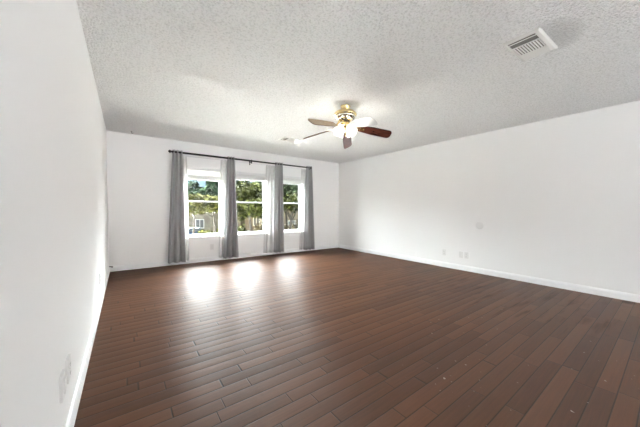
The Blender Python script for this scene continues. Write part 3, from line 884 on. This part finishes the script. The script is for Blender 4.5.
def leaves_bm(blobs, n, size, seed):
    rnd = random.Random(seed)
    bm = bmesh.new()
    vol = [b[3]*b[4]*b[5] for b in blobs]; tot = sum(vol)
    for bl, v in zip(blobs, vol):
        for _ in range(int(n*v/tot)):
            d = Vector((rnd.gauss(0, 1), rnd.gauss(0, 1), rnd.gauss(0, 1))).normalized()
            r = rnd.random()**0.42
            # lumpy surface
            r *= 0.86+0.14*sin(5*d.x+seed)*cos(4*d.y+2*seed)+0.10*sin(9*d.z+seed)
            c = Vector((bl[0]+d.x*bl[3]*r, bl[1]+d.y*bl[4]*r, bl[2]+d.z*bl[5]*r))
            s = size*rnd.uniform(0.55, 1.25)
            nrm = (d*0.8+Vector((rnd.gauss(0, .6), rnd.gauss(0, .6), rnd.gauss(0, .6)+0.3))).normalized()
            t = nrm.orthogonal().normalized(); q = nrm.cross(t)
            a = rnd.uniform(0, 6.28)
            t, q = cos(a)*t+sin(a)*q, -sin(a)*t+cos(a)*q
            vs = [bm.verts.new(c+t*s*0.62), bm.verts.new(c+q*s*0.34+nrm*s*0.10), bm.verts.new(c-t*s*0.62), bm.verts.new(c-q*s*0.34+nrm*s*0.10)]
            bm.faces.new(vs)
    return bm

def raw_link(name, bm, mat, parent):
    me = bpy.data.meshes.new(name); bm.to_mesh(me); bm.free(); me.materials.append(mat)
    o = bpy.data.objects.new(name, me); COL.objects.link(o); o.parent = parent
    return o

def tree(label, x, y, h, cr, lf, n, size, seed, crown_lo=0.35, lean=0.0, group='trees outside the windows', trunk_r=0.16, flat=0.8):
    rnd = random.Random(seed)
    root = T(empty('tree', (x, y, GROUND)), label, 'tree', group)
    bm = bmesh.new()
    zc = h*crown_lo
    top = Vector((lean, 0, zc+0.2*h))
    tube(bm, [(0, 0, 0), (0.10*lean, 0.05, zc*0.35), (0.45*lean, -0.05, zc*0.75), tuple(top)], [trunk_r*1.35, trunk_r, trunk_r*0.85, trunk_r*0.5], 10)
    blobs = [(lean, 0, zc+(h-zc)*0.52, cr*0.62, cr*0.62, (h-zc)*0.5)]
    nb = 7
    for k in range(nb):
        a = 2*pi*k/nb+rnd.uniform(-.4, .4)
        rr = cr*rnd.uniform(0.50, 0.72)
        zz_ = zc+(h-zc)*rnd.uniform(0.16, 0.66)
        bx, by = lean+rr*cos(a), rr*sin(a)
        s = cr*rnd.uniform(0.30, 0.46)
        blobs.append((bx, by, zz_, s, s, s*flat))
        st = Vector((0.45*lean, -0.05, zc*0.72)).lerp(top, rnd.uniform(0.1, 0.9))
        mid = st.lerp(Vector((bx, by, zz_)), 0.5)+Vector((0, 0, rnd.uniform(-.2, .35)))
        tube(bm, [st, mid, (bx, by, zz_)], [trunk_r*0.5, trunk_r*0.34, trunk_r*0.12], 7)
    link('trunk', bm, M_BARK, root, True)
    cr_o = raw_link('crown', leaves_bm(blobs, n, size, seed), lf, root)
    return root

# far belt of trees
FAR = [(12.6, 67, 10.6, 4.4), (16.6, 62, 12.4, 4.8), (23.6, 67, 13.5, 4.4), (29.4, 62, 13.5, 4.5), (35.6, 67, 14.5, 4.8), (42.0, 62, 14.5, 4.8)]
FLAB = ['distant bluish green tree near the left edge of the left window view',
        'distant bluish green tree behind the right part of the left window',
        'distant bluish green tree behind the left edge of the middle window',
        'distant bluish green tree high behind the middle of the middle window',
        'distant bluish green tree behind the left half of the right window',
        'distant bluish green tree behind the far right of the right window']
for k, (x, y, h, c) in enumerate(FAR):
    tree(FLAB[k], x, y, h, c, LF_FAR_HAZE, 3600, 0.9, 100+k, 0.12, 0, 'distant row of bluish trees', 0.2, 0.95)

# the belt runs on to the left, past what the windows show from the viewer's place
rnd = random.Random(77)
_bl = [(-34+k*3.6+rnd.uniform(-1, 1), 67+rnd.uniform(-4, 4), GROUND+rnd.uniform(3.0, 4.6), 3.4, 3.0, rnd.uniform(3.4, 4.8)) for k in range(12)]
_belt = bpy.data.meshes.new('tree_belt'); _b = leaves_bm(_bl, 16000, 1.0, 78); _b.to_mesh(_belt); _b.free(); _belt.materials.append(LF_FAR_HAZE)
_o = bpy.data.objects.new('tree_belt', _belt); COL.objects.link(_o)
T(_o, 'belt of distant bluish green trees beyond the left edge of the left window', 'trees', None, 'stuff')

# nearer trees
tree('yellow green oak with bare trunk in the left part of the left window', 4.75, 25.0, 5.3, 2.0, LF_OAK, 3000, 0.32, 1, 0.68, 0.15, trunk_r=0.10)
tree('yellow green oak with leaning trunk in the right part of the left window', 6.9, 26.0, 5.4, 2.1, LF_OAK, 3000, 0.32, 2, 0.66, -0.25, trunk_r=0.10)
tree('broad dark oak with forked branches filling the middle window', 9.8, 24.0, 7.0, 2.7, LF_DARK, 4600, 0.34, 3, 0.40, -0.5, trunk_r=0.15)
tree('grey green tree high behind the broad oak in the middle window', 14.2, 37.0-5.0, 9.2, 3.0, LF_GREY, 3600, 0.42, 4, 0.25, 0.2)
tree('grey green tree with pale leaves across the top of the right window', 17.2, 30.5, 9.0, 3.2, LF_GREY, 4200, 0.40, 5, 0.46, -0.4)
tree('dark oak with thick bare trunk in the lower half of the right window', 12.6, 22.0, 5.6, 1.6, LF_DARK, 1700, 0.30, 6, 0.62, 0.35, trunk_r=0.15)

def shrub(label, x, y, r, h, lf, n, size, seed):
    root = T(empty('shrub', (x, y, GROUND)), label, 'shrub', 'shrubs outside the windows')
    rnd = random.Random(seed)
    bl = [(rnd.uniform(-.45, .45)*r, rnd.uniform(-.4, .4)*r, h*rnd.uniform(0.4, 0.62), r*0.6, r*0.6, h*0.42) for _ in range(5)]
    raw_link('foliage', leaves_bm(bl, n, size, seed), lf, root)
    bm = bmesh.new()
    for b in bl: tube(bm, [(0, 0, 0), (b[0]*0.6, b[1]*0.6, b[2]*0.6), b[:3]], [0.05, 0.04, 0.02], 6)
    link('stem', bm, M_BARK, root)
    return root
shrub('rounded yellow green shrub low in the middle of the left window', 6.9, 31.0, 1.3, 1.9, LF_OAK, 900, 0.26, 41)
shrub('dark shrub in the lower right corner of the left window', 8.95, 31.0, 0.75, 2.2, LF_DARK, 700, 0.26, 42)
shrub('pale dry shrub low in the right half of the middle window', 12.9, 29.0, 1.3, 2.7, LF_PALE, 1000, 0.26, 43)
shrub('leafy green shrub low in the left half of the middle window', 10.4, 28.5, 1.2, 2.3, LF_DARK, 900, 0.26, 44)
shrub('pale dry shrub low in the left of the right window', 15.4, 27.5, 1.1, 2.6, LF_PALE, 800, 0.26, 45)
shrub('pale dry shrub low in the right of the right window', 17.3, 28.0, 1.2, 3.1, LF_PALE, 900, 0.26, 46)

# houses across the street
M_STUCCO = pbr('beige_siding', (0.20, 0.165, 0.125), 0.85, bump=(6, 0.15, 0.02))
M_STONE = pbr('pale_limestone', (0.25, 0.225, 0.18), 0.9, bump=(5, 0.3, 0.03), var=(1.2, (0.15, 0.13, 0.10)))
M_SHING = pbr('brown_shingle', (0.0200, 0.0175, 0.0150), 0.95, bump=(8, 0.4, 0.03))
M_DGLASS = pbr('dark_window_glass', (0.05, 0.06, 0.07), 0.12)
def house(label, cx, cy, w, d, hw, hr, m):
    root = T(empty('house', (cx, cy, GROUND)), label, 'house', 'houses across the street')
    bm = bmesh.new(); box(bm, -w/2, w/2, -d/2, d/2, 0, hw); link('wall', bm, m, root)
    bm = bmesh.new()
    o = 0.5
    v = [bm.verts.new(p) for p in ((-w/2-o, -d/2-o, hw), (w/2+o, -d/2-o, hw), (w/2+o, d/2+o, hw), (-w/2-o, d/2+o, hw), (-w/2-o, 0, hw+hr), (w/2+o, 0, hw+hr))]
    for f in ((0, 1, 5, 4), (2, 3, 4, 5), (0, 4, 3), (1, 2, 5), (0, 3, 2, 1)): bm.faces.new([v[i] for i in f])
    link('roof', bm, M_SHING, root)
    k = max(2, int(w/3.2))
    for i in range(k):
        x = -w/2+w*(i+0.5)/k
        bm = bmesh.new()
        for q in ((x-0.65, x-0.57, 0.9, 2.2), (x+0.57, x+0.65, 0.9, 2.2), (x-0.65, x+0.65, 0.82, 0.9), (x-0.65, x+0.65, 2.2, 2.28), (x-0.03, x+0.03, 0.9, 2.2)):
            box(bm, q[0], q[1], -d/2-0.06, -d/2, q[2], q[3])
        wf = link('window', bm, M_TRIM, root)
        bm = bmesh.new(); box(bm, x-0.57, x+0.57, -d/2-0.02, -d/2-0.005, 0.9, 2.2); link('pane', bm, M_DGLASS, wf)
    return root
house('pale stone house between the trunks in the left window', 12.0, 50.0, 9.0, 8.0, 3.3, 1.6, M_STONE)
house('beige house glimpsed through branches in the middle window', 22.5, 52.0, 9.0, 8.0, 3.2, 1.6, M_STUCCO)
house('beige house behind the trunk in the right window', 22.0, 38.0, 7.5, 7.0, 4.2, 1.6, M_STUCCO)

# parked car
M_CARP = pbr('dark_blue_paint', (0.02, 0.045, 0.085), 0.25, spec=0.6, bump=(30, 0.01, 0.001))
M_TYRE = pbr('tyre_rubber', (0.02, 0.02, 0.02), 0.8, bump=(40, 0.1, 0.002))
M_HUB = pbr('wheel_alloy', (0.5, 0.5, 0.52), 0.3, metal=1.0, bump=(30, 0.02, 0.001))
car = T(empty('car', (7.35, 37.2, GROUND+0.02)), 'dark blue parked car at the lower left of the left window', 'car')
def extrude_profile(pts, y0, y1, taper=0.0):
    bm = bmesh.new()
    a = [bm.verts.new((x, y0+(taper if z > 0.95 else 0), z)) for x, z in pts]
    b = [bm.verts.new((x, y1-(taper if z > 0.95 else 0), z)) for x, z in pts]
    n = len(pts)
    bm.faces.new(a); bm.faces.new(b[::-1])
    for i in range(n): bm.faces.new((a[i], b[i], b[(i+1) % n], a[(i+1) % n]))
    bmesh.ops.recalc_face_normals(bm, faces=bm.faces[:])
    return bm
body = [(-2.2, 0.30), (-2.25, 0.62), (-2.1, 0.90), (-1.75, 0.98), (-1.15, 1.42), (-0.6, 1.52), (0.35, 1.50), (0.75, 1.38), (1.15, 1.00), (1.95, 0.86), (2.2, 0.68), (2.22, 0.34), (2.1, 0.25), (-2.1, 0.25)]
bm = extrude_profile(body, -0.9, 0.9, 0.14); link('body', bm, M_CARP, car)
for s in (-1, 1):
    bm = bmesh.new()
    ys = s*0.905-s*0.135
    pts = [(-1.55, 1.01), (-1.08, 1.37), (-0.45, 1.43), (0.30, 1.42), (0.66, 1.32), (0.98, 1.01)]
    vs = [bm.verts.new((x, ys+s*(0.13 if z < 1.1 else 0.01), z)) for x, z in pts]
    bm.faces.new(vs); bmesh.ops.solidify(bm, geom=bm.faces[:], thickness=0.02)
    link('side_window', bm, M_DGLASS, car)
    for xw in (-1.4, 1.4):
        bm = bmesh.new()
        lathe(bm, [(0.20, -0.10), (0.32, -0.10), (0.34, -0.07), (0.34, 0.07), (0.32, 0.10), (0.20, 0.10)], 24,
              Matrix.Translation((xw, s*0.82, 0.34)) @ Matrix.Rotation(pi/2, 4, 'X'), False, False)
        wh = link('wheel', bm, M_TYRE, car, True)
        bm = bmesh.new()
        lathe(bm, [(0.001, -0.095), (0.20, -0.095), (0.21, 0.0), (0.20, 0.095), (0.001, 0.095)], 20,
              Matrix.Translation((xw, s*0.82, 0.34)) @ Matrix.Rotation(pi/2, 4, 'X'))
        link('hubcap', bm, M_HUB, wh, True)
